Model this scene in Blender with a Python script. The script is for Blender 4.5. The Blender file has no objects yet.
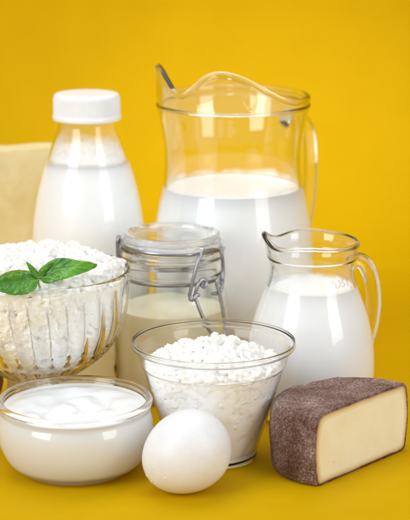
import bpy, bmesh, math, random
from mathutils import Vector, Matrix, noise
random.seed(7)
sc = bpy.context.scene
PI = math.pi
S = 0.01                                  # everything below is written in centimetres

# ------------------------------------------------------------------ camera
CAM_H, PITCH, FPX = 32.2, math.radians(13.3), 1708.0
cam_d = bpy.data.cameras.new("camera"); cam = bpy.data.objects.new("camera", cam_d)
sc.collection.objects.link(cam); sc.camera = cam
cam.location = (0, 0, CAM_H * S); cam.rotation_euler = (PI / 2 - PITCH, 0, 0)
cam_d.sensor_fit = 'HORIZONTAL'; cam_d.sensor_width = 24.0; cam_d.lens = 24.0 * FPX / 410
cam_d.clip_start = 0.05; cam_d.clip_end = 20
cam_d.dof.use_dof = True; cam_d.dof.focus_distance = 0.93; cam_d.dof.aperture_fstop = 10
# ------------------------------------------------------------------ world and lamps
w = bpy.data.worlds.new("World"); sc.world = w; w.use_nodes = True
bg = w.node_tree.nodes["Background"]; bg.inputs[0].default_value = (0.86, 0.93, 1, 1); bg.inputs[1].default_value = 0.56

def softbox(name, loc, aim, sx, sy, power, col):
    l = bpy.data.lights.new(name, 'AREA'); l.shape = 'RECTANGLE'; l.size = sx * S; l.size_y = sy * S
    l.energy = power; l.color = col
    o = bpy.data.objects.new(name, l); sc.collection.objects.link(o)
    o.location = Vector(loc) * S
    o.rotation_euler = (Vector(aim) - Vector(loc)).to_track_quat('-Z', 'Y').to_euler()
softbox("softbox_key", (-80, 20, 58), (0, 95, 6), 60, 75, 7.2, (.935, .965, 1))
softbox("softbox_side", (80, 30, 48), (0, 97, 6), 45, 70, 4.0, (.93, .96, 1))
softbox("softbox_overhead", (-10, 112, 85), (0, 100, 0), 80, 50, 3.3, (.95, .975, 1))
sl = bpy.data.lights.new("background_spot", 'SPOT'); sl.energy = 12.5; sl.spot_size = math.radians(26); sl.spot_blend = 1; sl.shadow_soft_size = .06
so = bpy.data.objects.new("background_spot", sl); sc.collection.objects.link(so)
so.location = Vector((6, 66, 72)) * S; so.rotation_euler = (Vector((5, 146, 2)) - Vector((6, 66, 72))).to_track_quat("-Z", "Y").to_euler()
sc.view_settings.view_transform = 'Standard'; sc.view_settings.look = 'None'
sc.view_settings.exposure = 0.0; sc.view_settings.gamma = 1
sc.render.engine = 'CYCLES'
cy = sc.cycles
cy.max_bounces = 24; cy.transmission_bounces = 20; cy.glossy_bounces = 8; cy.diffuse_bounces = 12
cy.transparent_max_bounces = 16; cy.caustics_refractive = True; cy.caustics_reflective = True
cy.blur_glossy = 0.0; cy.sample_clamp_indirect = 20; cy.use_denoising = True

# ------------------------------------------------------------------ helpers
def ray(px, py):
    u, v = (px - 205) / FPX, (260 - py) / FPX
    return Vector((u, math.cos(PITCH) + v * math.sin(PITCH), -math.sin(PITCH) + v * math.cos(PITCH)))
def at(px, py, Y):
    d = ray(px, py); t = Y / d.y
    return Vector((d.x * t, Y, CAM_H + d.z * t))
def zat(py, Y): return at(205, py, Y).z
def width(hw, py, Y): return hw / FPX * Y / ray(205, py).y
def prof(rows, Y):                        # (row, half width) as measured -> (radius, height) in cm
    return [(width(hw, py, Y), zat(py, Y)) for py, hw in rows]
def catmull(pts, n=5):
    out = []
    for i in range(len(pts) - 1):
        p0 = pts[max(i - 1, 0)]; p1 = pts[i]; p2 = pts[i + 1]; p3 = pts[min(i + 2, len(pts) - 1)]
        for k in range(n):
            t = k / n
            out.append(tuple(0.5 * ((2 * b) + (-a + c) * t + (2 * a - 5 * b + 4 * c - d) * t * t + (-a + 3 * b - 3 * c + d) * t ** 3)
                             for a, b, c, d in zip(p0, p1, p2, p3)))
    out.append(tuple(pts[-1])); return out
def link(name, me, mat, parent=None, loc=(0, 0, 0), rot=(0, 0, 0), smooth=True):
    for v in me.vertices: v.co = v.co * S
    me.materials.append(mat)
    if smooth:
        for p in me.polygons: p.use_smooth = True
    o = bpy.data.objects.new(name, me); sc.collection.objects.link(o)
    o.location = Vector(loc) * S; o.rotation_euler = rot
    if parent: o.parent = parent
    return o
def tag(o, label, cat, group=None, kind=None):
    if label: o["label"] = label
    if cat: o["category"] = cat
    if group: o["group"] = group
    if kind: o["kind"] = kind
    return o
def empty(name, loc, label, cat):
    o = bpy.data.objects.new(name, None); sc.collection.objects.link(o)
    o.location = Vector(loc) * S; o.empty_display_size = .01
    return tag(o, label, cat)
def revolve(profile, seg=112, fn=None):
    """closed surface of revolution; profile begins and ends on the axis"""
    vs, fs, rings = [], [], []
    for r, z in profile:
        if r < 1e-6: rings.append([len(vs)]); vs.append((0, 0, z)); continue
        ring = []
        for k in range(seg):
            a = 2 * PI * k / seg; ring.append(len(vs)); vs.append((r * math.cos(a), r * math.sin(a), z))
        rings.append(ring)
    for a, b in zip(rings, rings[1:]):
        if len(a) == 1 and len(b) == 1: continue
        for k in range(seg):
            k2 = (k + 1) % seg
            if len(a) == 1: fs.append((a[0], b[k2], b[k]))
            elif len(b) == 1: fs.append((a[k], a[k2], b[0]))
            else: fs.append((a[k], a[k2], b[k2], b[k]))
    if fn: vs = [fn(Vector(v)) for v in vs]
    me = bpy.data.meshes.new("m"); me.from_pydata(vs, [], fs); me.validate()
    bm = bmesh.new(); bm.from_mesh(me); bmesh.ops.recalc_face_normals(bm, faces=bm.faces); bm.to_mesh(me); bm.free()
    return me
def inset(profile, t):
    out = []
    for i, (r, z) in enumerate(profile):
        a = profile[max(i - 1, 0)]; b = profile[min(i + 1, len(profile) - 1)]
        dr, dz = b[0] - a[0], b[1] - a[1]; L = math.hypot(dr, dz) or 1
        out.append((max(r - dz / L * t, 0.01), z + dr / L * t))
    return out
def vessel(outer, t, floor, base_r, lift=0.0, bead=1.3):
    """outer: wall profile from bottom to rim; returns closed profile and the inner wall"""
    inner = [(r, z) for r, z in inset(outer, t) if z > floor + .12]
    r0 = inner[0][0]
    fl = [(0, floor), (r0 * .5, floor), (r0 * .85, floor + .02), (r0 * .97, floor + .07)]
    b0 = outer[0]
    base = [(0, b0[1] + lift), (base_r * .8, b0[1] + lift), (base_r * .9, b0[1])]
    top = outer[-1]; ti = inner[-1]
    cc = ((top[0] + ti[0]) / 2, (top[1] + ti[1]) / 2); hv = ((top[0] - ti[0]) / 2, (top[1] - ti[1]) / 2); hr_ = math.hypot(*hv)
    mid = []
    for k in range(13):
        q_ = -.6 + (PI + 1.2) * k / 12
        mid.append((cc[0] + bead * hv[0] * math.cos(q_), cc[1] + hr_ * bead * .7 + bead * hv[1] * math.cos(q_) + bead * hr_ * math.sin(q_)))
    return base + outer + mid + inner[::-1] + fl[::-1], fl[1:] + inner
def contents(inner, level, grow=.03, rise=.05, dome=None, lip=False):
    rise = rise * .4
    wall = [(r + grow, z - (grow if i < 3 else 0)) for i, (r, z) in enumerate(inner) if z < level]
    # edge at the level
    for (r0, z0), (r1, z1) in zip(inner, inner[1:]):
        if z0 < level <= z1:
            f = (level - z0) / (z1 - z0); R = r0 + (r1 - r0) * f + grow; break
    else: R = wall[-1][0]
    edge = [(R, level + rise), (R - .06, level + rise * .2), (R - .2, level), (R * .93, level)] if not lip else None
    wall = [(0, wall[0][1])] + wall + (edge or [(R + .002, level - .06), (R - grow - .03, level + rise + .05), (R - grow - .09, level + rise * .3 + .015), (R - .25, level), (R * .93, level)])
    top = [(R * f, level + (dome(f) if dome else 0)) for f in (.9, .8, .7, .6, .5, .4, .3, .2, .1)]
    return wall + top + [(0, level + (dome(0) if dome else 0))], R
def tube(pts, rad, seg=14, flat=(1, 1), smooth=4, caps=True, up=None):
    pts = [Vector(p) for p in (catmull([tuple(p) for p in pts], smooth) if smooth > 1 else pts)]
    n = len(pts); vs, fs = [], []
    up = Vector(up) if up else Vector((0, 0, 1))
    prev = None
    for i, p in enumerate(pts):
        t = (pts[min(i + 1, n - 1)] - pts[max(i - 1, 0)]).normalized()
        if prev is None:
            a = t.cross(up)
            if a.length < .1: a = t.cross(Vector((0, 1, 0)))
        else: a = prev - t * prev.dot(t)
        a.normalize(); b = t.cross(a); prev = a
        r = rad(i / (n - 1)) if callable(rad) else rad
        for k in range(seg):
            q = 2 * PI * k / seg; vs.append(p + a * math.cos(q) * r * flat[0] + b * math.sin(q) * r * flat[1])
    for i in range(n - 1):
        for k in range(seg):
            k2 = (k + 1) % seg; fs.append((i * seg + k, i * seg + k2, (i + 1) * seg + k2, (i + 1) * seg + k))
    if caps: fs.append(tuple(range(seg))[::-1]); fs.append(tuple(range((n - 1) * seg, n * seg)))
    return vs, fs
def mesh_of(*parts):
    vs, fs = [], []
    for v, f in parts:
        o = len(vs); vs += [tuple(x) for x in v]; fs += [tuple(i + o for i in g) for g in f]
    me = bpy.data.meshes.new("m"); me.from_pydata(vs, [], fs); me.update()
    bm = bmesh.new(); bm.from_mesh(me); bmesh.ops.recalc_face_normals(bm, faces=bm.faces); bm.to_mesh(me); bm.free()
    return me
_b = bmesh.new(); bmesh.ops.create_icosphere(_b, subdivisions=2, radius=1)
ICO_V = [v.co.copy() for v in _b.verts]; ICO_F = [tuple(v.index for v in f.verts) for f in _b.faces]; _b.free()
def lump(c, r, rough=.35):
    sd = Vector([random.uniform(-50, 50) for _ in range(3)])
    sq = Vector([random.uniform(.75, 1.2) for _ in range(3)])
    out = []
    for v in ICO_V:
        k = 1 + rough * noise.noise(v * 1.3 + sd) + rough * .5 * noise.noise(v * 3.1 + sd)
        out.append(Vector(c) + Vector((v.x * sq.x, v.y * sq.y, v.z * sq.z)) * r * k)
    return out, ICO_F

# ------------------------------------------------------------------ materials
def mat(name):
    m = bpy.data.materials.new(name); m.use_nodes = True
    return m, m.node_tree, m.node_tree.nodes["Principled BSDF"]
def node(nt, typ, **kw):
    n = nt.nodes.new(typ)
    for k, v in kw.items():
        if k in n.inputs: n.inputs[k].default_value = v
        else: setattr(n, k, v)
    return n
def coords(nt): return node(nt, "ShaderNodeTexCoord").outputs["Object"]
def ntex(nt, scale, detail=4, rough=.5, dist=0):
    n = node(nt, "ShaderNodeTexNoise"); n.inputs["Scale"].default_value = scale; n.inputs["Detail"].default_value = detail
    n.inputs["Roughness"].default_value = rough; n.inputs["Distortion"].default_value = dist
    nt.links.new(coords(nt), n.inputs["Vector"]); return n
def ramp(nt, src, stops):
    r = node(nt, "ShaderNodeValToRGB"); e = r.color_ramp.elements
    while len(e) < len(stops): e.new(.5)
    for el, (p, c) in zip(e, stops): el.position = p; el.color = (*c, 1)
    nt.links.new(src, r.inputs[0]); return r.outputs[0]
def bump(nt, b, src, strength, dist):
    n = node(nt, "ShaderNodeBump"); n.inputs["Strength"].default_value = strength; n.inputs["Distance"].default_value = dist * S
    nt.links.new(src, n.inputs["Height"]); nt.links.new(n.outputs[0], b.inputs["Normal"]); return n
def glass(name, col=(1, 1, 1), rough=0.0, ior=1.5, wob=0):
    m, nt, b = mat(name)
    b.inputs["Base Color"].default_value = (*col, 1); b.inputs["Transmission Weight"].default_value = 1
    b.inputs["Roughness"].default_value = rough; b.inputs["IOR"].default_value = ior
    if wob: bump(nt, b, ntex(nt, 60, 2).outputs[0], .25, wob)
    return m
def white(name, col, rough=.4, sss=.25, rad=.3, bmp=None, spots=None):
    m, nt, b = mat(name)
    b.inputs["Base Color"].default_value = (*col, 1); b.inputs["Roughness"].default_value = rough
    b.inputs["Subsurface Weight"].default_value = sss
    b.inputs["Subsurface Radius"].default_value = (1, .8, .6); b.inputs["Subsurface Scale"].default_value = rad * S
    if spots:
        sc_, lo, hi, c2 = spots
        n = ntex(nt, sc_, 3, .6)
        nt.links.new(ramp(nt, n.outputs[0], [(lo, col), (hi, c2)]), b.inputs["Base Color"])
    if bmp: bump(nt, b, ntex(nt, bmp[0], 5, .6).outputs[0], bmp[1], bmp[2])
    return m
M_GLASS = glass("clear_glass", (.995, 1, .995), wob=.02)
M_GLASS2 = glass("pressed_glass", (.995, 1, 1), ior=1.5)
M_PLASTIC = glass("clear_plastic", (.99, .99, .99), rough=.03, ior=1.4)
M_CUP = glass("cup_plastic", (1, 1, 1), rough=.1, ior=1.36)
M_MILK = white("milk", (.97, .97, .965), .25, .15, .25)
M_MILKB = white("bottle_milk", (.97, .967, .955), .25, .15, .25)
M_BAKED = white("baked_milk", (.97, .91, .70), .3, .2, .3, spots=(40, .4, .7, (.96, .87, .60)))
M_CREAM = white("sour_cream", (.88, .88, .872), .2, .15, .2)
M_CURD = white("curd", (.885, .875, .835), .3, .2, .12, bmp=(700, .35, .05))
M_CURDY = white("curd_body", (.97, .96, .935), .4, .35, .2, bmp=(500, .5, .06), spots=(110, .56, .72, (.93, .80, .42)))
M_CURDC = white("cup_curd_body", (.98, .975, .96), .35, .3, .2, bmp=(350, .4, .05), spots=(150, .62, .72, (.88, .74, .54)))
M_SHELL = white("egg_shell", (.83, .82, .825), .4, .2, .2, bmp=(1100, .4, .025), spots=(220, .45, .72, (.80, .78, .775)))
M_CAP = white("cap_plastic", (.88, .88, .9), .35, .2, .1)
M_YCHEESE = white("yellow_cheese", (.90, .79, .46), .4, .3, .4, bmp=(150, .6, .12), spots=(60, .4, .7, (.84, .69, .33)))
M_SEAL = white("rubber_seal", (.82, .8, .76), .5, .1, .1)
m, nt, b = mat("steel_wire"); M_WIRE = m
b.inputs["Base Color"].default_value = (.36, .36, .38, 1); b.inputs["Metallic"].default_value = 1; b.inputs["Roughness"].default_value = .25
# yellow paper sweep
m, nt, b = mat("yellow_paper"); M_PAPER = m
nt.links.new(ramp(nt, ntex(nt, 25, 5, .6).outputs[0], [(.3, (.595, .345, .0003)), (.7, (.625, .364, .0006))]), b.inputs["Base Color"])
b.inputs["Roughness"].default_value = .6; b.inputs["Specular IOR Level"].default_value = .04
bump(nt, b, ntex(nt, 1500, 3, .6).outputs[0], .08, .01)
# cheese rind and paste
m, nt, b = mat("cheese_rind"); M_RIND = m
n1 = ntex(nt, 850, 6, .75, .1); n2 = ntex(nt, 70, 5, .65)
mx = node(nt, "ShaderNodeMixRGB"); mx.blend_type = 'MIX'; mx.inputs[0].default_value = .27
nt.links.new(n1.outputs[0], mx.inputs[1]); nt.links.new(n2.outputs[0], mx.inputs[2])
nt.links.new(ramp(nt, mx.outputs[0], [(.38, (.09, .035, .025)), (.46, (.23, .11, .08)), (.53, (.39, .26, .225)), (.63, (.68, .59, .55))]), b.inputs["Base Color"])
b.inputs["Roughness"].default_value = .7
pn = ramp(nt, ntex(nt, 28, 5, .65, .8).outputs[0], [(.36, (.62, .50, .45)), (.5, (1, .95, .92)), (.66, (1.0, 1.0, 1.0))])
mm = node(nt, "ShaderNodeMixRGB"); mm.blend_type = 'MULTIPLY'; mm.inputs[0].default_value = 1
nt.links.new(b.inputs["Base Color"].links[0].from_socket, mm.inputs[1]); nt.links.new(pn, mm.inputs[2]); nt.links.new(mm.outputs[0], b.inputs["Base Color"])
bump(nt, b, n1.outputs[0], 1, .14)
M_PASTE = white("cheese_paste", (.93, .85, .62), .5, .35, .4, bmp=(260, .45, .05), spots=(60, .42, .72, (.90, .79, .53)))
# basil
m, nt, b = mat("basil_leaf"); M_BASIL = m
nt.links.new(ramp(nt, ntex(nt, 90, 4).outputs[0], [(.3, (.03, .15, .008)), (.7, (.13, .36, .03))]), b.inputs["Base Color"])
b.inputs["Roughness"].default_value = .25; b.inputs["Subsurface Weight"].default_value = .1
b.inputs["Subsurface Radius"].default_value = (.3, 1, .1); b.inputs["Subsurface Scale"].default_value = .001
bump(nt, b, ntex(nt, 260, 3).outputs[0], .3, .05)
m, nt, b = mat("basil_stem"); M_STEM = m
b.inputs["Base Color"].default_value = (.22, .45, .08, 1); b.inputs["Roughness"].default_value = .4
m, nt, b = mat("walnut_shell"); M_NUT = m
nt.links.new(ramp(nt, ntex(nt, 150, 5, .7).outputs[0], [(.3, (.06, .02, .008)), (.7, (.32, .15, .06))]), b.inputs["Base Color"])
b.inputs["Roughness"].default_value = .5; bump(nt, b, ntex(nt, 220, 4, .7).outputs[0], .8, .12)

def film_material():
    m, nt, b = mat("milk_film"); b.inputs["Base Color"].default_value = (.95, .95, .94, 1); b.inputs["Roughness"].default_value = .4
    n = ntex(nt, 55, 4, .6, .5)
    tc = node(nt, "ShaderNodeAttribute"); tc.attribute_name = "rise"
    a_ = node(nt, "ShaderNodeMath", operation='SUBTRACT'); nt.links.new(n.outputs[0], a_.inputs[0]); nt.links.new(tc.outputs["Fac"], a_.inputs[1])
    nt.links.new(ramp(nt, a_.outputs[0], [(0, (0, 0, 0)), (.12, (.18, .18, .18)), (.5, (.85, .85, .85))]), b.inputs["Alpha"])
    return m
M_FILM = film_material()
def film(inner, level, height, parent, lo=.0):
    """the thin skin of milk left on the wall above the milk's surface"""
    band = [(r - .02, z) for r, z in inner if level - .1 < z < level + height]
    if len(band) < 2: return
    band = catmull(band, 5); seg = 96; vs = [(r * math.cos(2 * PI * k / seg), r * math.sin(2 * PI * k / seg), z) for r, z in band for k in range(seg)]
    fs = [(i * seg + k, i * seg + (k + 1) % seg, (i + 1) * seg + (k + 1) % seg, (i + 1) * seg + k) for i in range(len(band) - 1) for k in range(seg)]
    me = bpy.data.meshes.new("m"); me.from_pydata(vs, [], fs)
    at_ = me.attributes.new("rise", 'FLOAT', 'POINT')
    for i, v in enumerate(vs): at_.data[i].value = lo + .75 * (v[2] - level) / height
    link("milk_film", me, M_FILM, parent)

# ------------------------------------------------------------------ setting: the sweep of yellow paper
vs, fs = [], []
path = [(-40, 0), (40, 0), (90, 0), (124, 0)]
for k in range(1, 17):
    a = PI / 2 * k / 16; path.append((124 + 24 * math.sin(a), 24 - 24 * math.cos(a)))
path += [(148, 70), (148, 110)]
for y, z in path:
    for x in (-110, -50, 0, 50, 110): vs.append((x, y, z))
for i in range(len(path) - 1):
    for k in range(4): fs.append((i * 5 + k, i * 5 + k + 1, (i + 1) * 5 + k + 1, (i + 1) * 5 + k))
me = bpy.data.meshes.new("m"); me.from_pydata(vs, [], fs)
o = link("yellow_backdrop", me, M_PAPER)
tag(o, "seamless yellow paper that is both table top and background", None, kind="structure")

# ------------------------------------------------------------------ large pitcher
Y = 108; px = 232.5; cx = at(px, 300, Y).x; B = (cx, Y, 0)
rows = [(356, 54), (352, 62), (338, 72), (310, 79), (280, 81), (250, 80), (225, 77.5), (205, 74), (188, 70.5), (170, 68.5), (150, 69), (130, 71.5), (115, 74.5), (109, 75.8), (106.5, 76.3), (104.8, 77.3), (103.2, 77.3), (101.8, 76.4), (100.5, 76.2), (99, 76.2)]
outer = prof(rows, Y); outer = [(r, max(z, 0)) for r, z in outer]; outer[0] = (outer[0][0], 0)
outer = catmull(outer, 4)
pro, inner = vessel(outer, .26, .6, outer[0][0], .12, 1.5)
zr = outer[-1][1]; R = outer[-1][0]; zbd = zat(102.2, Y)
CP = [(-180, 2.15), (-172, 2.3), (-163, 2.1), (-152, 1.45), (-141, .75), (-132, .62), (-123, 1.2), (-113, 1.95), (-102, 2.25), (-90, 2.1), (-78, 1.65), (-66, 1.05), (-54, .45), (-43, .1), (-32, 0), (150, 0), (162, .5), (172, 1.6), (180, 2.15)]
def crown_h(a):
    a = math.degrees(a)
    for i, ((a0, h0), (a1, h1)) in enumerate(zip(CP, CP[1:])):
        if a0 <= a <= a1:
            t = (a - a0) / (a1 - a0)
            m0 = (h1 - CP[max(i - 1, 0)][1]) / (a1 - CP[max(i - 1, 0)][0]) * (a1 - a0)
            j = min(i + 2, len(CP) - 1); m1 = (CP[j][1] - h0) / (CP[j][0] - a0) * (a1 - a0)
            if i == 0 or i == len(CP) - 2: m0 = m0 if i else 0; m1 = 0 if i else m1
            return max(0, h0 * (2*t**3 - 3*t*t + 1) + m0 * (t**3 - 2*t*t + t) + h1 * (3*t*t - 2*t**3) + m1 * (t**3 - t*t))
    return 0
def fn(v):
    k = min(max((v.z - zbd) / (zr - zbd), 0), 1)
    if k > 0 and math.hypot(v.x, v.y) > R * .5:
        a = math.atan2(v.y, v.x); h = crown_h(a) * k * .87
        s = math.exp(-((abs(math.degrees(a)) - 180) / 24) ** 2)
        f = 1 + .02 * k * s - .02 * h * (1 - s)
        v = Vector((v.x * f, v.y * f, v.z + h))
    return v
pit = empty("large_pitcher", B, "large clear glass pitcher with wavy lip, half full of milk, behind the clip jar", "pitcher")
link("glass_body", revolve(pro, 240, fn), M_GLASS, pit)
# side handle, seen almost edge on
az = math.radians(42); hd = Vector((math.cos(az), math.sin(az), 0))
def hp(rr, py): return hd * rr + Vector((0, 0, zat(py, Y)))
v, f = tube([hp(4.85, 131), hp(5.4, 126), hp(6.2, 128), hp(6.9, 145), hp(7.1, 175), hp(7.0, 210), hp(6.4, 245), hp(5.0, 268)], .5, 18, (1, .8), 6)
link("handle", mesh_of((v, f)), M_GLASS2, pit)
cp, Rm = contents(inner, zat(186, Y), lip=True); milk = link("milk", revolve(cp, 96), M_MILK, None, B)
film(inner, zat(186, Y), .9, milk, .1)
tag(milk, "white milk filling the large pitcher to its waist", "milk")

# ------------------------------------------------------------------ small jug
Y = 96.8; px = 311; cx = at(px, 330, Y).x; B = (cx, Y, 0)
rows = [(418, 46), (414, 52), (402, 58), (385, 62), (365, 63.5), (345, 62.5), (330, 60), (315, 56.5), (300, 51), (288, 46.5), (277, 43.2), (268, 42), (261, 42.8), (257, 44.6), (253, 44.8), (249, 45.6), (246, 47)]
outer = [(r, max(z, 0)) for r, z in prof(rows, Y)]; outer[0] = (outer[0][0], 0)
outer = catmull(outer, 4)
pro, inner = vessel(outer, .2, .55, outer[0][0], .1)
zj = outer[-1][1]; RJ = outer[-1][0]
def fnj(v):
    k = min(max((v.z - (zj - 1.0)) / 1.0, 0), 1)
    if k > 0 and math.hypot(v.x, v.y) > RJ * .5:
        a = math.degrees(math.atan2(v.y, v.x)); d = abs(abs(a) - 180)
        s = math.exp(-(d / 20) ** 2); dip = math.exp(-((d - 44) / 18) ** 2); hump = math.exp(-((d - 85) / 24) ** 2)
        v = Vector((v.x * (1 + .07 * s * k * k), v.y * (1 - .05 * dip * k), v.z + k * k * (.5 * s - .1 * dip + .12 * hump + .1)))
    return v
jug = empty("small_jug", B, "small clear glass jug of milk with curved side handle, behind the cheese wedge", "jug")
link("glass_body", revolve(pro, 144, fnj), M_GLASS, jug)
def jp(pxx, pyy, yy=0): 
    q = at(pxx, pyy, Y + yy); return q - Vector(B)
v, f = tube([jp(350, 264, .3), jp(357, 260, .4), jp(365, 264, .5), jp(371, 278, .5), jp(373.5, 298, .5), jp(372.5, 316, .4), jp(369, 332, .3), jp(365, 345, 0)], .46, 24, (.62, 1), 6)
link("handle", mesh_of((v, f)), M_GLASS2, jug)
cp, Rm = contents(inner, zat(286, Y)); milk = link("milk", revolve(cp, 96), M_MILK, None, B)
film(inner, zat(286, Y), .6, milk, .1)
tag(milk, "white milk inside the small jug, filled up to the neck", "milk")
# raised marks moulded into the neck below the rim
cu = bpy.data.curves.new("t", 'FONT'); cu.body = "0,25 l"; cu.size = .62; cu.extrude = .015; cu.bevel_depth = .01
to = bpy.data.objects.new("t", cu); sc.collection.objects.link(to)
bpy.context.view_layer.update(); me = bpy.data.meshes.new_from_object(to.evaluated_get(bpy.context.evaluated_depsgraph_get()))
bpy.data.objects.remove(to)
for v in me.vertices:
    a = -math.radians(66) + (v.co.x) / 2.75; z = v.co.y + zat(279, Y)
    rr = 2.52 + v.co.z + (.12 if v.co.y < .2 else 0.0) - .0
    rr = next((r0 for r0, z0 in outer if z0 >= z), 2.5) + v.co.z + .0
    v.co = (rr * math.cos(a), rr * math.sin(a), z)
link("embossed_mark", me, M_GLASS2, jug, smooth=False)

# ------------------------------------------------------------------ milk bottle
Y = 108; px = 89; cx = at(px, 250, Y).x; B = (cx, Y, 0)
rows = [(356, 44), (352, 51), (340, 55), (310, 56), (270, 56), (245, 56), (230, 55.6), (215, 54), (198, 51.3), (180, 47), (162, 41.5), (148, 36.8), (138, 33), (130, 30.2), (124, 29), (114, 28.6), (100, 28.4)]
outer = [(r, max(z, 0)) for r, z in prof(rows, Y)]; outer[0] = (outer[0][0], 0)
outer = catmull(outer, 4)
pro, inner = vessel(outer, .12, .3, outer[0][0], .2, 1.0)
bot = empty("milk_bottle", B, "tall milk bottle with white ribbed screw cap, in front of the yellow cheese block", "bottle")
link("bottle_body", revolve(pro, 112), M_PLASTIC, bot)
z0, z1 = zat(119.5, Y), zat(93, Y); RC = width(33.3, 105, Y)
cprof = [(0, z0), (RC - .15, z0), (RC + .03, z0 + .01), (RC + .05, z0 + .1), (RC + .05, z0 + .32), (RC, z0 + .36), (RC - .02, z0 + .42), (RC - .03, z1 - .35), (RC - .05, z1 - .14), (RC - .1, z1 - .05), (RC - .2, z1), (RC * .7, z1 + .01), (0, z1)]
def ribs(v):
    r = math.hypot(v.x, v.y)
    if z0 + .4 < v.z < z1 - .3 and r > RC * .9:
        a = math.atan2(v.y, v.x); k = 1 + .022 * math.sin(80 * a); v = Vector((v.x * k, v.y * k, v.z))
    return v
link("screw_cap", revolve(cprof, 480, ribs), M_CAP, bot)
cp, Rm = contents(inner, zat(161, Y), lip=True); milk = link("milk", revolve(cp, 96), M_MILKB, None, B)
film(inner, zat(161, Y), 2.6, milk, -.05)
tag(milk, "white milk inside the tall capped bottle, up to its shoulder", "milk")

# ------------------------------------------------------------------ clip-top jar
Y = 101; px = 172; cx = at(px, 300, Y).x; B = (cx, Y, 0); JX, JY = cx, Y
rows = [(398, 46), (394, 53), (385, 55.5), (360, 56), (320, 56), (303, 55.5), (291, 54), (283, 51), (278, 49.3), (274, 49.2), (270, 50.3), (266, 50), (262, 48.8), (258, 50.2), (254, 52.3), (250, 52.3), (247.5, 51)]
outer = [(r, max(z, 0)) for r, z in prof(rows, Y)]; outer[0] = (outer[0][0], 0)
outer = catmull(outer, 4)
pro, inner = vessel(outer, .3, .5, outer[0][0], .15, 1.0)
inner = [p for p in inner]
jar = empty("clip_top_jar", B, "squat glass jar with wire clip and glass lid, partly filled with beige milk", "jar")
link("glass_body", revolve(pro, 128), M_GLASS, jar)
zt = outer[-1][1] + .1; RL = width(48, 240, Y)
link("seal", revolve([(RL - .7, zt), (RL - .05, zt), (RL + .02, zt + .07), (RL + .02, zt + .16), (RL - .05, zt + .22), (RL - .7, zt + .22), (RL - .7, zt)], 96), M_SEAL, jar)
zl = zt + .24
lid = [(0, zl - .1), (RL - .7, zl - .1), (RL - .62, zl), (RL - .02, zl), (RL + .08, zl + .06), (RL + .08, zl + .2), (RL - .02, zl + .27), (RL - .06, zl + .33), (RL, zl + .4), (RL + .03, zl + .5), (RL - .04, zl + .6), (RL - .2, zl + .65), (RL - .4, zl + .6), (RL - .6, zl + .5), (RL * .5, zl + .46), (0, zl + .45)]
link("lid", revolve(catmull(lid, 3), 112), M_GLASS2, jar)
cp, Rm = contents(inner, zat(306, Y), .03, .06); con = link("baked_milk", revolve(cp, 96), M_BAKED, None, B)
tag(con, "beige baked milk filling the lower part of the clip-top jar", "baked milk")
def onjar(pxx, pyy, R):                     # a point on the jar's front at radius R seen at that pixel
    x = (pxx - 205) / FPX * 97 / ray(205, pyy).y
    dx = max(-R * .999, min(R * .999, x - JX)); yy = JY - math.sqrt(R * R - dx * dx)
    q = at(pxx, pyy, yy); return Vector((dx, yy - JY, q.z))
WR = .11
def circ(R, z, a0, a1, n=40): return [Vector((R * math.cos(a0 + (a1 - a0) * k / n), R * math.sin(a0 + (a1 - a0) * k / n), z)) for k in range(n + 1)]
RW = width(51, 272, Y) + .02; zw = zat(273.5, Y)
link("neck_wire", mesh_of(tube(circ(RW, zw, 0, 2 * PI, 64), WR, 10, smooth=1)), M_WIRE, jar)
RU = RL + .17; zu = zl - .02
e0 = onjar(200, 252.5, RU + .15); e1 = onjar(222, 250, RU + .15)
a0 = math.atan2(e0.y, e0.x)
arc = circ(RU, zu + .1, -PI * 1.02, a0, 30)[:-2]
for i, p in enumerate(arc): p.z += -.22 * (i / len(arc))
link("bail_wire", mesh_of(tube(arc + [e0, onjar(205, 251, RU + .22), onjar(214, 249.5, RU + .2), e1, onjar(224.5, 248, RU + .06)], WR, 10)), M_WIRE, jar)
rr = RU + .35
loop = [onjar(204, 250, RU + .2), onjar(200, 256, rr), onjar(195, 272, rr + .1), onjar(190.5, 291, rr + .15), onjar(189.5, 296, rr + .15), onjar(191, 300, rr + .2), onjar(194.5, 299, rr + .25), onjar(196, 295, rr + .2), onjar(199, 295.5, rr + .2)]
link("latch_arm", mesh_of(tube(loop, WR, 10)), M_WIRE, jar)
loop = [onjar(220, 249, RU + .2), onjar(222.5, 256, rr), onjar(223.5, 270, rr), onjar(222.5, 284, rr + .1), onjar(220, 292, rr + .1), onjar(216, 293.5, rr + .15), onjar(212, 293.5, rr + .1)]
link("latch_arm", mesh_of(tube(loop, WR, 10)), M_WIRE, jar)
loop = [onjar(194, 297, rr + .1), onjar(197, 288, rr + .15), onjar(200, 281, rr + .1), onjar(204, 279.5, rr + .1), onjar(206.5, 283, rr + .15), onjar(204, 287, rr + .2), onjar(201, 285, rr + .25)]
lev = [onjar(195, 296, rr + .15), onjar(197, 303, rr + .3), onjar(203, 318, rr + .5), onjar(209, 330, rr + .65), onjar(215, 336.5, rr + .75), onjar(221, 339.5, rr + .8), onjar(225, 336, rr + .8), onjar(225.5, 328, rr + .7), onjar(223, 310, rr + .5), onjar(219.5, 293, rr + .25), onjar(217, 284, rr + .1), onjar(218.5, 278.5, rr + .1), onjar(222, 279.5, rr + .15), onjar(221, 284, rr + .2)]
link("lever", mesh_of(tube(loop, WR, 10), tube(lev, WR, 10)), M_WIRE, jar)
hb = Vector((-RU - .12, 0, 0))
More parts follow.
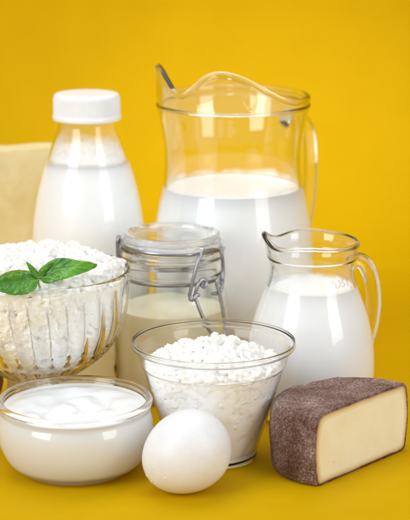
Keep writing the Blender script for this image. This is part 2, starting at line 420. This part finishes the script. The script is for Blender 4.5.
link("hinge_wire", mesh_of(tube([hb + Vector((0, -.3, zu + .25)), hb + Vector((-.08, -.3, zu)), hb + Vector((-.02, -.3, zw))], WR, 10), tube([hb + Vector((0, .5, zu + .25)), hb + Vector((-.08, .5, zu)), hb + Vector((-.02, .5, zw))], WR, 10), tube([hb + Vector((0, -.3, zu + .25)), hb + Vector((0, .5, zu + .25))], WR, 10, smooth=1)), M_WIRE, jar)

# ------------------------------------------------------------------ cottage cheese
def heap(name, inner, B, level, R, height, bodymat, n, size, label, inward, amp_fn=None, seed=0, rim_lift=0, fill_edge=1.0, side_n=0):
    """curd pressed against the vessel's wall with a heap of crumbs on top; one mesh per look"""
    dome = (lambda f: height * max(0, 1 - f ** 2.2)) if amp_fn is None else amp_fn
    cp, Rr = contents(inner, level, -.03, .0, dome)
    cp = [cp[0]] + catmull(cp[1:-1], 3) + [cp[-1]]
    sd = Vector((seed, seed * 2, 3))
    def fn(v):
        r = math.hypot(v.x, v.y)
        if r < .2: return v
        if v.z < level - .02:
            nn = noise.noise(v * 2.6 + sd) + .6 * noise.noise(v * 5.5 + sd)
            d = inward * (max(0, nn) + .5 * abs(noise.noise(v * 9 + sd)))
            k = 1 - d / r
            return Vector((v.x * k, v.y * k, v.z))
        return v + Vector((0, 0, .16 * noise.noise(v * 2.4 + sd)))
    body = link(name, revolve(cp, 176, fn), bodymat, None, B)
    parts = []; rnd = random.Random(seed + 5)
    for i in range(n):
        a = rnd.uniform(0, 2 * PI); f = math.sqrt(rnd.random()) * fill_edge
        r = Rr * f; s = size * rnd.choice([.45, .6, .7, .8, 1, 1, 1.25])
        v = Vector((r * math.cos(a), r * math.sin(a), level + dome(f)))
        v.z += .16 * noise.noise(v * 2.4 + sd) + rnd.uniform(-.1, .55) * s + .5 * max(0, noise.noise(Vector((v.x, v.y, 0)) * .9 + sd)) * height * .35
        if r + s * .9 > Rr: 
            k = (Rr - s * .9) / r; v.x *= k; v.y *= k
        w_ = v + Vector(B); dd = ray(205, 260); cam_v = (w_ - Vector((0, 0, CAM_H)))
        qx = 205 + FPX * w_.x / (w_.y * math.cos(PITCH) + (CAM_H - w_.z) * math.sin(PITCH))
        qy = 260 + FPX * ((CAM_H - w_.z) * math.cos(PITCH) - w_.y * math.sin(PITCH)) / (w_.y * math.cos(PITCH) + (CAM_H - w_.z) * math.sin(PITCH))
        if seed == 11 and qx < 97 and w_.y < 90.4 and qy - s * 18 < (282 - 14 * abs(qx - 38) / 60 * (1 if qx > 38 else -.6)): continue
        parts.append(lump(v, s, .6))
        if rnd.random() < .6: parts.append(lump(v + Vector((rnd.uniform(-1, 1), rnd.uniform(-1, 1), rnd.uniform(-.2, .8))) * s * .8, s * .6, .5))
    def rin(z):
        for (r0, z0), (r1, z1) in zip(inner, inner[1:]):
            if z0 <= z <= z1: return r0 + (r1 - r0) * (z - z0) / max(z1 - z0, 1e-6)
        return inner[-1][0] if z > inner[0][1] else inner[0][0]
    zlo = inner[0][1] + .4 if seed == 11 else inner[0][1] + .9
    for i in range(side_n):
        z = zlo + (level - .05 - zlo) * rnd.random() ** (.75 if seed == 11 else .3); a = -PI / 2 + rnd.uniform(-1.9, 1.9)
        s = size * rnd.choice([.5, .7, .85, 1, 1.1]); r = rin(z) - s * rnd.uniform(.5, 1.1)
        vv, ff = lump(Vector((r * math.cos(a), r * math.sin(a), z)), s, .6)
        for p in vv:
            q_ = math.hypot(p.x, p.y); lim = rin(p.z) - .03
            if q_ > lim: p.x *= lim / q_; p.y *= lim / q_
        parts.append((vv, ff))
    tmp = bpy.data.objects.new("tmp", mesh_of(*parts)); sc.collection.objects.link(tmp)
    rm = tmp.modifiers.new("r", 'REMESH'); rm.mode = 'VOXEL'; rm.voxel_size = .05
    sm = tmp.modifiers.new("s", 'SMOOTH'); sm.factor = .5; sm.iterations = 6
    bpy.context.view_layer.update()
    me = bpy.data.meshes.new_from_object(tmp.evaluated_get(bpy.context.evaluated_depsgraph_get()))
    bpy.data.objects.remove(tmp)
    nrm = [v.normal.copy() for v in me.vertices]
    for v, nv_ in zip(me.vertices, nrm):
        v.co += nv_ * (.05 * noise.noise(v.co * 4.2) + .03 * noise.noise(v.co * 10))
        q_ = math.hypot(v.co.x, v.co.y); lim = rin(v.co.z) - .015
        if v.co.z < level + .2 and q_ > lim: v.co.x *= lim / q_; v.co.y *= lim / q_
    link("curd_crumbs", me, M_CURD, body)
    return body

# footed fluted bowl
Y = 94.5; px = 38; cx = at(px, 320, Y).x; B = (cx, Y, 0)
brow = [(384, 16), (381, 22), (377, 30), (371, 40), (364, 51), (356, 62), (345, 73), (332, 81.5), (318, 87.5), (303, 91), (288, 92.8), (276, 93.4), (270, 93.6)]
bo = catmull(prof(brow, Y), 4)
zf = [(width(47, 420, Y), 0), (width(48, 420, Y), .1), (width(45, 415, Y), .28), (width(38, 405, Y), .6), (width(29, 400, Y), 1.05), (width(19, 395, Y), 1.6), (width(14.5, 390, Y), 1.95)]
foot = catmull([p for p in zf if p[1] < bo[0][1] - .15], 4)
inn = [(r, z) for r, z in inset(bo, .32) if z > bo[0][1] + .75]
inn = [(0, inn[0][1] - .12), (inn[0][0] * .6, inn[0][1] - .1), (inn[0][0] * .9, inn[0][1] - .05)] + inn
topm = [(bo[-1][0] - .06, bo[-1][1] + .1), (bo[-1][0] - .2, bo[-1][1] + .1)]
pro = [(0, .35), (1.2, .3), (2.0, .12), (2.3, 0)] + foot + bo + topm + inn[::-1]
zb0, zb1 = bo[0][1], bo[-1][1]
NF = 30
def flute(v):
    r = math.hypot(v.x, v.y); a = math.atan2(v.y, v.x)
    io = next((rr for rr, zz in bo if zz >= v.z), None)
    if v.z < zb0 and r > .3 and v.z > .02:
        k = 1 + .05 * math.cos(NF / 2 * a)
        return Vector((v.x * k, v.y * k, v.z))
    if io and zb0 < v.z < zb1 - .25 and r > io - .12:
        fade = min(1, (zb1 - .25 - v.z) / .9)
        c = abs(math.sin((NF / 2) * (a + .02 * (v.z - zb0))))
        k = 1 - fade * .16 * (1 - c) ** 1.5 / max(r, 1)
        return Vector((v.x * k, v.y * k, v.z))
    return v
bw = empty("footed_bowl", B, "footed cut-glass bowl with vertical flutes, heaped with cottage cheese", "bowl")
link("glass_bowl", revolve(pro, 416, flute), M_GLASS2, bw)
lvl = bo[-1][1] - .25
prof_d = lambda f: 1.0 * max(0, 1 - f ** 2.6)
heap1 = heap("cottage_cheese", inn[1:], B, lvl, 5, 1.3, M_CURDY, 620, .34, "", .30, prof_d, 11, fill_edge=.96, side_n=800)
tag(heap1, "crumbly cottage cheese heaped in the footed glass bowl under the basil", "cottage cheese")

# ------------------------------------------------------------------ plastic cup
Y = 89.4; px = 213.5; cx = at(px, 400, Y).x; B = (cx, Y, 0)
rows = [(454.5, 43), (450, 43.8), (447, 43.6), (443, 45.5), (425, 51.8), (405, 58.5), (385, 64.5), (370, 69), (366, 70.2), (363.5, 72.5), (358, 74), (351, 76), (348, 77.2), (346.5, 80.5), (345, 82), (343, 82.2), (341.8, 81.2)]
outer = [(r, max(z, 0)) for r, z in prof(rows, Y)]; outer[0] = (outer[0][0], 0)
outer = [outer[0]] + catmull(outer[1:], 3)
pro, inner = vessel(outer, .075, .1, outer[0][0], .02, 2.1)
cup = tag(link("plastic_cup", revolve(pro, 144), M_CUP, None, B), "clear plastic cup with flared rim, full of cottage cheese, behind the egg", "cup")
lvl = zat(365, Y)
heap2 = heap("cottage_cheese", inner, B, lvl, 4, 1.25, M_CURDC, 900, .17, "", .09, lambda f: 1.5 * max(0, 1 - f) ** 1.25 + .12 , 23, fill_edge=.97, side_n=380)
tag(heap2, "moist cottage cheese filling the clear plastic cup", "cottage cheese")

# ------------------------------------------------------------------ low glass bowl of sour cream
Y = 87.3; px = 75.5; cx = at(px, 430, Y).x; B = (cx, Y, 0)
zb = zat(463, Y)
rows = [(468.5, 46), (467, 54), (462, 62), (455, 68.5), (446, 73.5), (436, 76.8), (427, 78), (419, 77.6), (412, 75.6), (409.5, 74.8), (407, 75.6), (404.5, 76.7), (402.5, 77)]
outer = prof(rows, Y); d0 = outer[0][1]; outer = [(r, max(0, z - d0 * (1 - i / 12))) for i, (r, z) in enumerate(outer)]; outer[0] = (outer[0][0], 0)
outer = catmull(outer, 4)
pro, inner = vessel(outer, .27, .6, outer[0][0], .12)
low = tag(link("low_glass_bowl", revolve(pro, 144), M_GLASS, None, B), "low rounded glass bowl of sour cream in front of the footed bowl", "bowl")
cp, Rc = contents(inner, zat(404.5, Y), .03, .02)
cp = [p for p in cp]
k0 = next(i for i, p in enumerate(cp) if i > 3 and abs(p[0] / Rc - .93) < 1e-6)
cp = cp[:k0 + 1] + [(Rc * (.93 - .93 * i / 60), cp[k0][1]) for i in range(1, 60)] + [(0, cp[k0][1])]
zc = cp[-1][1]
def swirl(v):
    if abs(v.z - zc) > 1e-3: return v
    r = math.hypot(v.x, v.y); a = math.atan2(v.y, v.x)
    q = Vector((v.x - .6, v.y + .4)); rr = q.length; aa = math.atan2(q.y, q.x)
    fade = max(0, 1 - (r / Rc) ** 3)
    h = .17 * math.sin(aa * 1 - rr * 2.6 + 1.0 + .5 * noise.noise(Vector((v.x, v.y, 0)) * .8)) * min(1, rr / .5)
    h = h - .12 * abs(h) * 3 + .22 * noise.noise(Vector((v.x * .7, v.y * .9, 4)))
    return Vector((v.x, v.y, v.z + fade * (h + .12)))
cr = link("sour_cream", revolve(cp, 128, swirl), M_CREAM, None, B)
tag(cr, "thick white sour cream with a swirled surface in the low glass bowl", "sour cream")

# ------------------------------------------------------------------ egg
vs = []
ep = []
for i in range(49):
    t = PI * i / 48; x = -math.cos(t); r = 2.12 * math.sin(t) * (1 - .075 * x)
    ep.append((max(r, 0), 2.4 * x))
ep[0] = (0, ep[0][1]); ep[-1] = (0, ep[-1][1])
eg = revolve(ep, 96)
rotm = Matrix.Rotation(math.radians(-28), 4, 'Z') @ Matrix.Rotation(math.radians(98), 4, 'Y')
# long axis lies nearly flat, blunt end up and to the right
rotm = Vector((0, 0, 1)).rotation_difference(Vector((-.80, -.35, -.38)).normalized()).to_matrix().to_4x4()
eg.transform(rotm); zm = min(v.co.z for v in eg.vertices)
for v in eg.vertices: v.co.z -= zm
Pe = at(186.2, 451.5, 84.2)
egg = tag(link("egg", eg, M_SHELL, None, (Pe.x, 83.9, 0)), "smooth white egg lying on the yellow surface in front of the plastic cup", "egg")
drops = []
rnd = random.Random(3)
bm = bmesh.new(); bm.from_mesh(egg.data); bm.faces.ensure_lookup_table()
cand = [f for f in bm.faces if Vector((-.62, -.62, -.42)).dot(f.normal) > .86]
for i in range(12):
    f = rnd.choice(cand); c = f.calc_center_median() / S; r = rnd.uniform(.03, .07)
    vv, ff = lump(Vector((0, 0, 0)), r, .1)
    q = f.normal
    vv = [c + (p - q * (p.dot(q)) * .55) for p in vv]
    drops.append((vv, ff))
bm.free()
link("water_drops", mesh_of(*drops), M_CAP, egg)

# ------------------------------------------------------------------ wedge of rinded cheese
def ground(px, py):
    d = ray(px, py); t = CAM_H / -d.z; return Vector((d.x * t, d.y * t, 0))
P1 = ground(314, 488.5); P2 = ground(406.5, 449)
Mc = (P1 + P2) / 2; dv = (P2 - P1).normalized(); half = (P2 - P1).length / 2
perp = Vector((-dv.y, dv.x, 0))
if perp.x > 0: perp = -perp
HC = 3.95
def rprof(d, Rr, inn=0.0):
    """bottom centre -> out -> side -> top centre, in the (outwards, up) plane"""
    H = HC; e = inn; R_ = Rr - e
    pts = [(0, e)]
    c = .38
    for f in (.25, .5, .75, .9): pts.append(((R_ - c - .12) * f, e))
    for k in range(7):
        a = PI / 2 * k / 6; pts.append((R_ - c - .12 + c * math.sin(a), e + c - c * math.cos(a)))
    for k in range(1, 8):
        t = k / 8; pts.append((R_ - .12 + .16 * math.sin(PI * t), e + c + (H - 2 * e - 2 * c) * t))
    c2 = .5
    for k in range(7):
        a = PI / 2 * k / 6; pts.append((R_ - c2 - .12 + c2 * math.cos(a), H - e - c2 + c2 * math.sin(a)))
    for f in (.8, .6, .4, .2): pts.append(((R_ - c2 - .12) * f, H - e + .05 * (1 - f)))
    pts.append((0, H - e + .05))
    return pts
NA = 72
vs, fs = [], []
np_ = len(rprof(0, half))
for i in range(NA + 1):
    th = PI * i / NA
    # radius swells a little so that the wheel is a touch more than half
    Rr = half * (1 + .08 * math.sin(th) + .30 * math.sin(th) * max(0, math.cos(th)))
    d = -dv * math.cos(th) + perp * math.sin(th)
    for (r, z) in rprof(0, Rr):
        p = Mc + d * r + Vector((0, 0, z))
        if r > .3 and 0 < i < NA:
            nn = noise.noise(p * 1.1) * .05 + noise.noise(p * 4) * .025
            p += d * nn + Vector((0, 0, nn * .7 if z > 2 else 0))
        elif r > .3: p += Vector((0, 0, noise.noise(p * 2.2) * .04 if z > 2 else 0))
        vs.append(p)
for i in range(NA):
    for k in range(np_ - 1):
        a = i * np_ + k; fs.append((a, a + 1, a + np_ + 1, a + np_))
fs.append(tuple([k for k in range(np_)] + [NA * np_ + k for k in range(np_ - 1, -1, -1)]))
wd = empty("cheese_wedge", Mc, "half wheel of pale cheese with mottled brown rind, cut face towards the viewer", "cheese")
vs = [v - Mc for v in vs]
link("rind", mesh_of((vs, fs)), M_RIND, wd)
# pale paste showing on the cut face
def outline(inn, off):
    L = []
    for s_ in (-1, 1):
        q_ = rprof(0, half, inn); q_ = q_ if s_ < 0 else q_[::-1]
        for (r, z) in q_:
            p = dv * (s_ * r) - perp * off + Vector((0, 0, z)); w_ = max(0, 1 - (inn - .15) / .5)
            if r > .3: p += dv * s_ * w_ * (.06 * noise.noise(Vector((r, z, s_)) * 3.1))
            p += Vector((0, 0, w_ * .06 * noise.noise(Vector((s_ * r * 1.8, z, 5)))))
            L.append(p)
    return L
rings = [outline(.12, -.4), outline(.12, .01), outline(.14, .03), outline(.22, .04), outline(.3, .045), outline(.45, .05), outline(.7, .05), outline(1.1, .05)]
EDGE = [0, 0, .12, .4, .62, .8, .92, 1]
n = len(rings[0]); V = [p for r_ in rings for p in r_]
fs = [tuple(range(n))] + [(a * n + k, a * n + (k + 1) % n, (a + 1) * n + (k + 1) % n, (a + 1) * n + k) for a in range(len(rings) - 1) for k in range(n)] + [((len(rings) - 1) * n + k, (len(rings) - 1) * n + (k + 1) % n, len(rings) * n) for k in range(n)]
V.append(Vector((0, 0, HC / 2)) - perp * .05)
me = mesh_of((V, fs))
at_ = me.attributes.new("depth", 'FLOAT', 'POINT')
for i_ in range(len(me.vertices)): at_.data[i_].value = EDGE[min(i_ // n, 7)]
nt = M_PASTE.node_tree; b = nt.nodes["Principled BSDF"]
an = node(nt, "ShaderNodeAttribute"); an.attribute_name = "depth"
er = ramp(nt, an.outputs["Fac"], [(0, (.34, .17, .07)), (.3, (.66, .45, .20)), (.65, (.82, .67, .38)), (1, (1, 1, 1))])
old = b.inputs["Base Color"].links[0].from_socket
vo = node(nt, "ShaderNodeTexVoronoi"); vo.inputs["Scale"].default_value = 85; nt.links.new(coords(nt), vo.inputs["Vector"])
hr = ramp(nt, vo.outputs["Distance"], [(.02, (.7, .6, .45)), (.05, (1, 1, 1))])
m1 = node(nt, "ShaderNodeMixRGB"); m1.blend_type = 'DARKEN'; m1.inputs[0].default_value = 1; nt.links.new(old, m1.inputs[1]); nt.links.new(er, m1.inputs[2])
m2 = node(nt, "ShaderNodeMixRGB"); m2.blend_type = 'MULTIPLY'; m2.inputs[0].default_value = 1; nt.links.new(m1.outputs[0], m2.inputs[1]); nt.links.new(hr, m2.inputs[2])
nt.links.new(m2.outputs[0], b.inputs["Base Color"])
mp = node(nt, "ShaderNodeMapping"); mp.inputs["Scale"].default_value = (25, 25, 420); mp.inputs["Rotation"].default_value = (0, .12, 0)
nt.links.new(coords(nt), mp.inputs[0]); kn = node(nt, "ShaderNodeTexNoise"); kn.inputs["Scale"].default_value = 1; kn.inputs["Detail"].default_value = 3
nt.links.new(mp.outputs[0], kn.inputs["Vector"])
kb = node(nt, "ShaderNodeBump"); kb.inputs["Strength"].default_value = .25; kb.inputs["Distance"].default_value = .0006
nt.links.new(kn.outputs[0], kb.inputs["Height"]); nt.links.new(b.inputs["Normal"].links[0].from_socket, kb.inputs["Normal"]); nt.links.new(kb.outputs[0], b.inputs["Normal"])
link("paste", me, M_PASTE, wd, smooth=False)

# ------------------------------------------------------------------ yellow cheese blocks
def block(name, pts, h0, h1, m, label):
    """pts: footprint corners; h0..h1 the height; crumbly top edge"""
    bm = bmesh.new()
    N = 22
    n = len(pts); rings = []
    foot = []
    for i in range(n):
        a, b_ = Vector((*pts[i], 0)), Vector((*pts[(i + 1) % n], 0))
        for k in range(N): foot.append(a.lerp(b_, k / N))
    c = sum(foot, Vector()) / len(foot)
    for j in range(18):
        t = j / 15; ring = []
        for p in foot:
            q = p.copy()
            if j <= 15: q.z = h1 * t; 
            elif j == 16: q = c.lerp(p, .985); q.z = h1 + .06
            else: q = c.lerp(p, .9); q.z = h1 + .04
            nn = noise.noise(q * .9) * .10 + noise.noise(q * 3) * .05
            q += (p - c).normalized() * nn
            if j >= 14: q.z += noise.noise(Vector((p.x, p.y, 0)) * .8) * .12 + noise.noise(Vector((p.x, p.y, 0)) * 4) * .06
            ring.append(bm.verts.new(q - Vector((c.x, c.y, 0))))
        rings.append(ring)
    L = len(foot)
    for r0, r1 in zip(rings, rings[1:]):
        for k in range(L): bm.faces.new((r0[k], r0[(k + 1) % L], r1[(k + 1) % L], r1[k]))
    bm.faces.new(rings[0][::-1]); bm.faces.new(rings[-1])
    bmesh.ops.recalc_face_normals(bm, faces=bm.faces)
    me = bpy.data.meshes.new("m"); bm.to_mesh(me); bm.free()
    return tag(link(name, me, m, None, (c.x, c.y, 0)), label, "cheese")
cpt = at(33, 149.5, 113.5)
H = cpt.z
block("cheese_block", [(cpt.x, 113.5), (cpt.x + 3.8, 115.2), (cpt.x + 3.0, 116.6), (cpt.x - 9.4, 112.6), (cpt.x - 9, 110.9)], 0, H, M_YCHEESE, "tall block of pale yellow cheese standing behind the milk bottle, left edge of photo")
xr = at(114.5, 360, 99.6).x
block("cheese_block", [(xr, 99.6), (xr - .3, 102.6), (xr - 7, 103.2), (xr - 6.6, 99.9)], 0, 5.0, M_YCHEESE, "low block of yellow cheese standing behind the footed bowl, beside the clip-top jar")

# ------------------------------------------------------------------ basil
def leaf(path, wid, normal, curl=.25, n=26, m=12, seed=0):
    path = [Vector(p) for p in catmull([tuple(p) for p in path], 8)]
    L = len(path); vs, fs = [], []
    for i, p in enumerate(path):
        t = i / (L - 1); tg = (path[min(i + 1, L - 1)] - path[max(i - 1, 0)]).normalized()
        side = tg.cross(Vector(normal)).normalized(); up = side.cross(tg).normalized()
        wv = wid * (math.sin(PI * min(1, t ** .72)) ** .8) * (1 - .12 * t) + .008
        wv *= 1 + .015 * math.sin(t * 55)
        for k in range(-m, m + 1):
            s = k / m
            vein = math.sin((t * 6 - abs(s) * 1.5) * 2 * PI)
            h = curl * wid * (-(s * s) * .9 + .35 * abs(s)) + .08 * vein * abs(s) * (1 - abs(s)) * 4 * wid - (.07 * wid if k == 0 else 0)
            h += .3 * wid * noise.noise(Vector((t * 3, s * 1.5, seed)))
            vs.append(p + side * wv * s + up * h)
    W = 2 * m + 1
    for i in range(L - 1):
        for k in range(W - 1): fs.append((i * W + k, i * W + k + 1, (i + 1) * W + k + 1, (i + 1) * W + k))
    me = bpy.data.meshes.new("m"); me.from_pydata([tuple(v) for v in vs], [], fs); return me
YB = 89.4
K = at(38, 279, YB)
sp = empty("basil_sprig", K, "green basil sprig with two broad leaves resting on the heaped cottage cheese", "basil")
def q(px, py, dy=0): return at(px, py, YB + dy) - K
def add_leaf(path, wid, nrm, curl, seed):
    o = link("leaf", leaf(path, wid, nrm, curl, seed=seed), M_BASIL, sp)
    md = o.modifiers.new("thick", 'SOLIDIFY'); md.thickness = .02 * S; md.offset = 0
add_leaf([q(39, 278), q(52, 270.5, .1), (q(66, 267, .2)), q(80, 266, .3), q(97, 264.5, .4)], .74, (-.05, -.72, .7), .45, 1)
add_leaf([q(38, 279), q(26, 279.5, -.2), q(12, 281, -.3), q(-2, 283, -.4), q(-16, 287, -.4)], .84, (.1, -.72, .7), .45, 2)
add_leaf([q(38.5, 278), q(35, 273), q(31, 267.5), q(26.5, 262, .1)], .17, (.3, -.9, .2), .5, 3)
add_leaf([q(39, 278), q(42, 273), q(46, 268, .1), q(53, 262.5, .3)], .22, (.5, -.8, .3), .6, 4)
link("stem", mesh_of(tube([q(39, 276.5), q(38, 279.5, .1), q(39, 285, .5), q(41, 289, 1.2)], .06, 8)), M_STEM, sp)

# ------------------------------------------------------------------ walnut at the left edge
nv, nf = [], []
bm = bmesh.new(); bmesh.ops.create_icosphere(bm, subdivisions=5, radius=1)
for v in bm.verts:
    d = v.co.normalized(); k = 1 + .07 * noise.noise(d * 3) + .05 * abs(noise.noise(d * 7)) + (.05 if abs(d.x) < .08 else 0)
    v.co = Vector((d.x * 1.55, d.y * 1.5, d.z * 1.55 * 1.12)) * k
zmin = min(v.co.z for v in bm.verts)
for v in bm.verts: v.co.z -= zmin
me = bpy.data.meshes.new("m"); bm.to_mesh(me); bm.free()
wx = at(4, 382, 97.6).x - 1.62
tag(link("walnut", me, M_NUT, None, (wx, 97.6, 0)), "brown walnut just peeking in beside the footed bowl's base, at photo's left edge", "walnut")
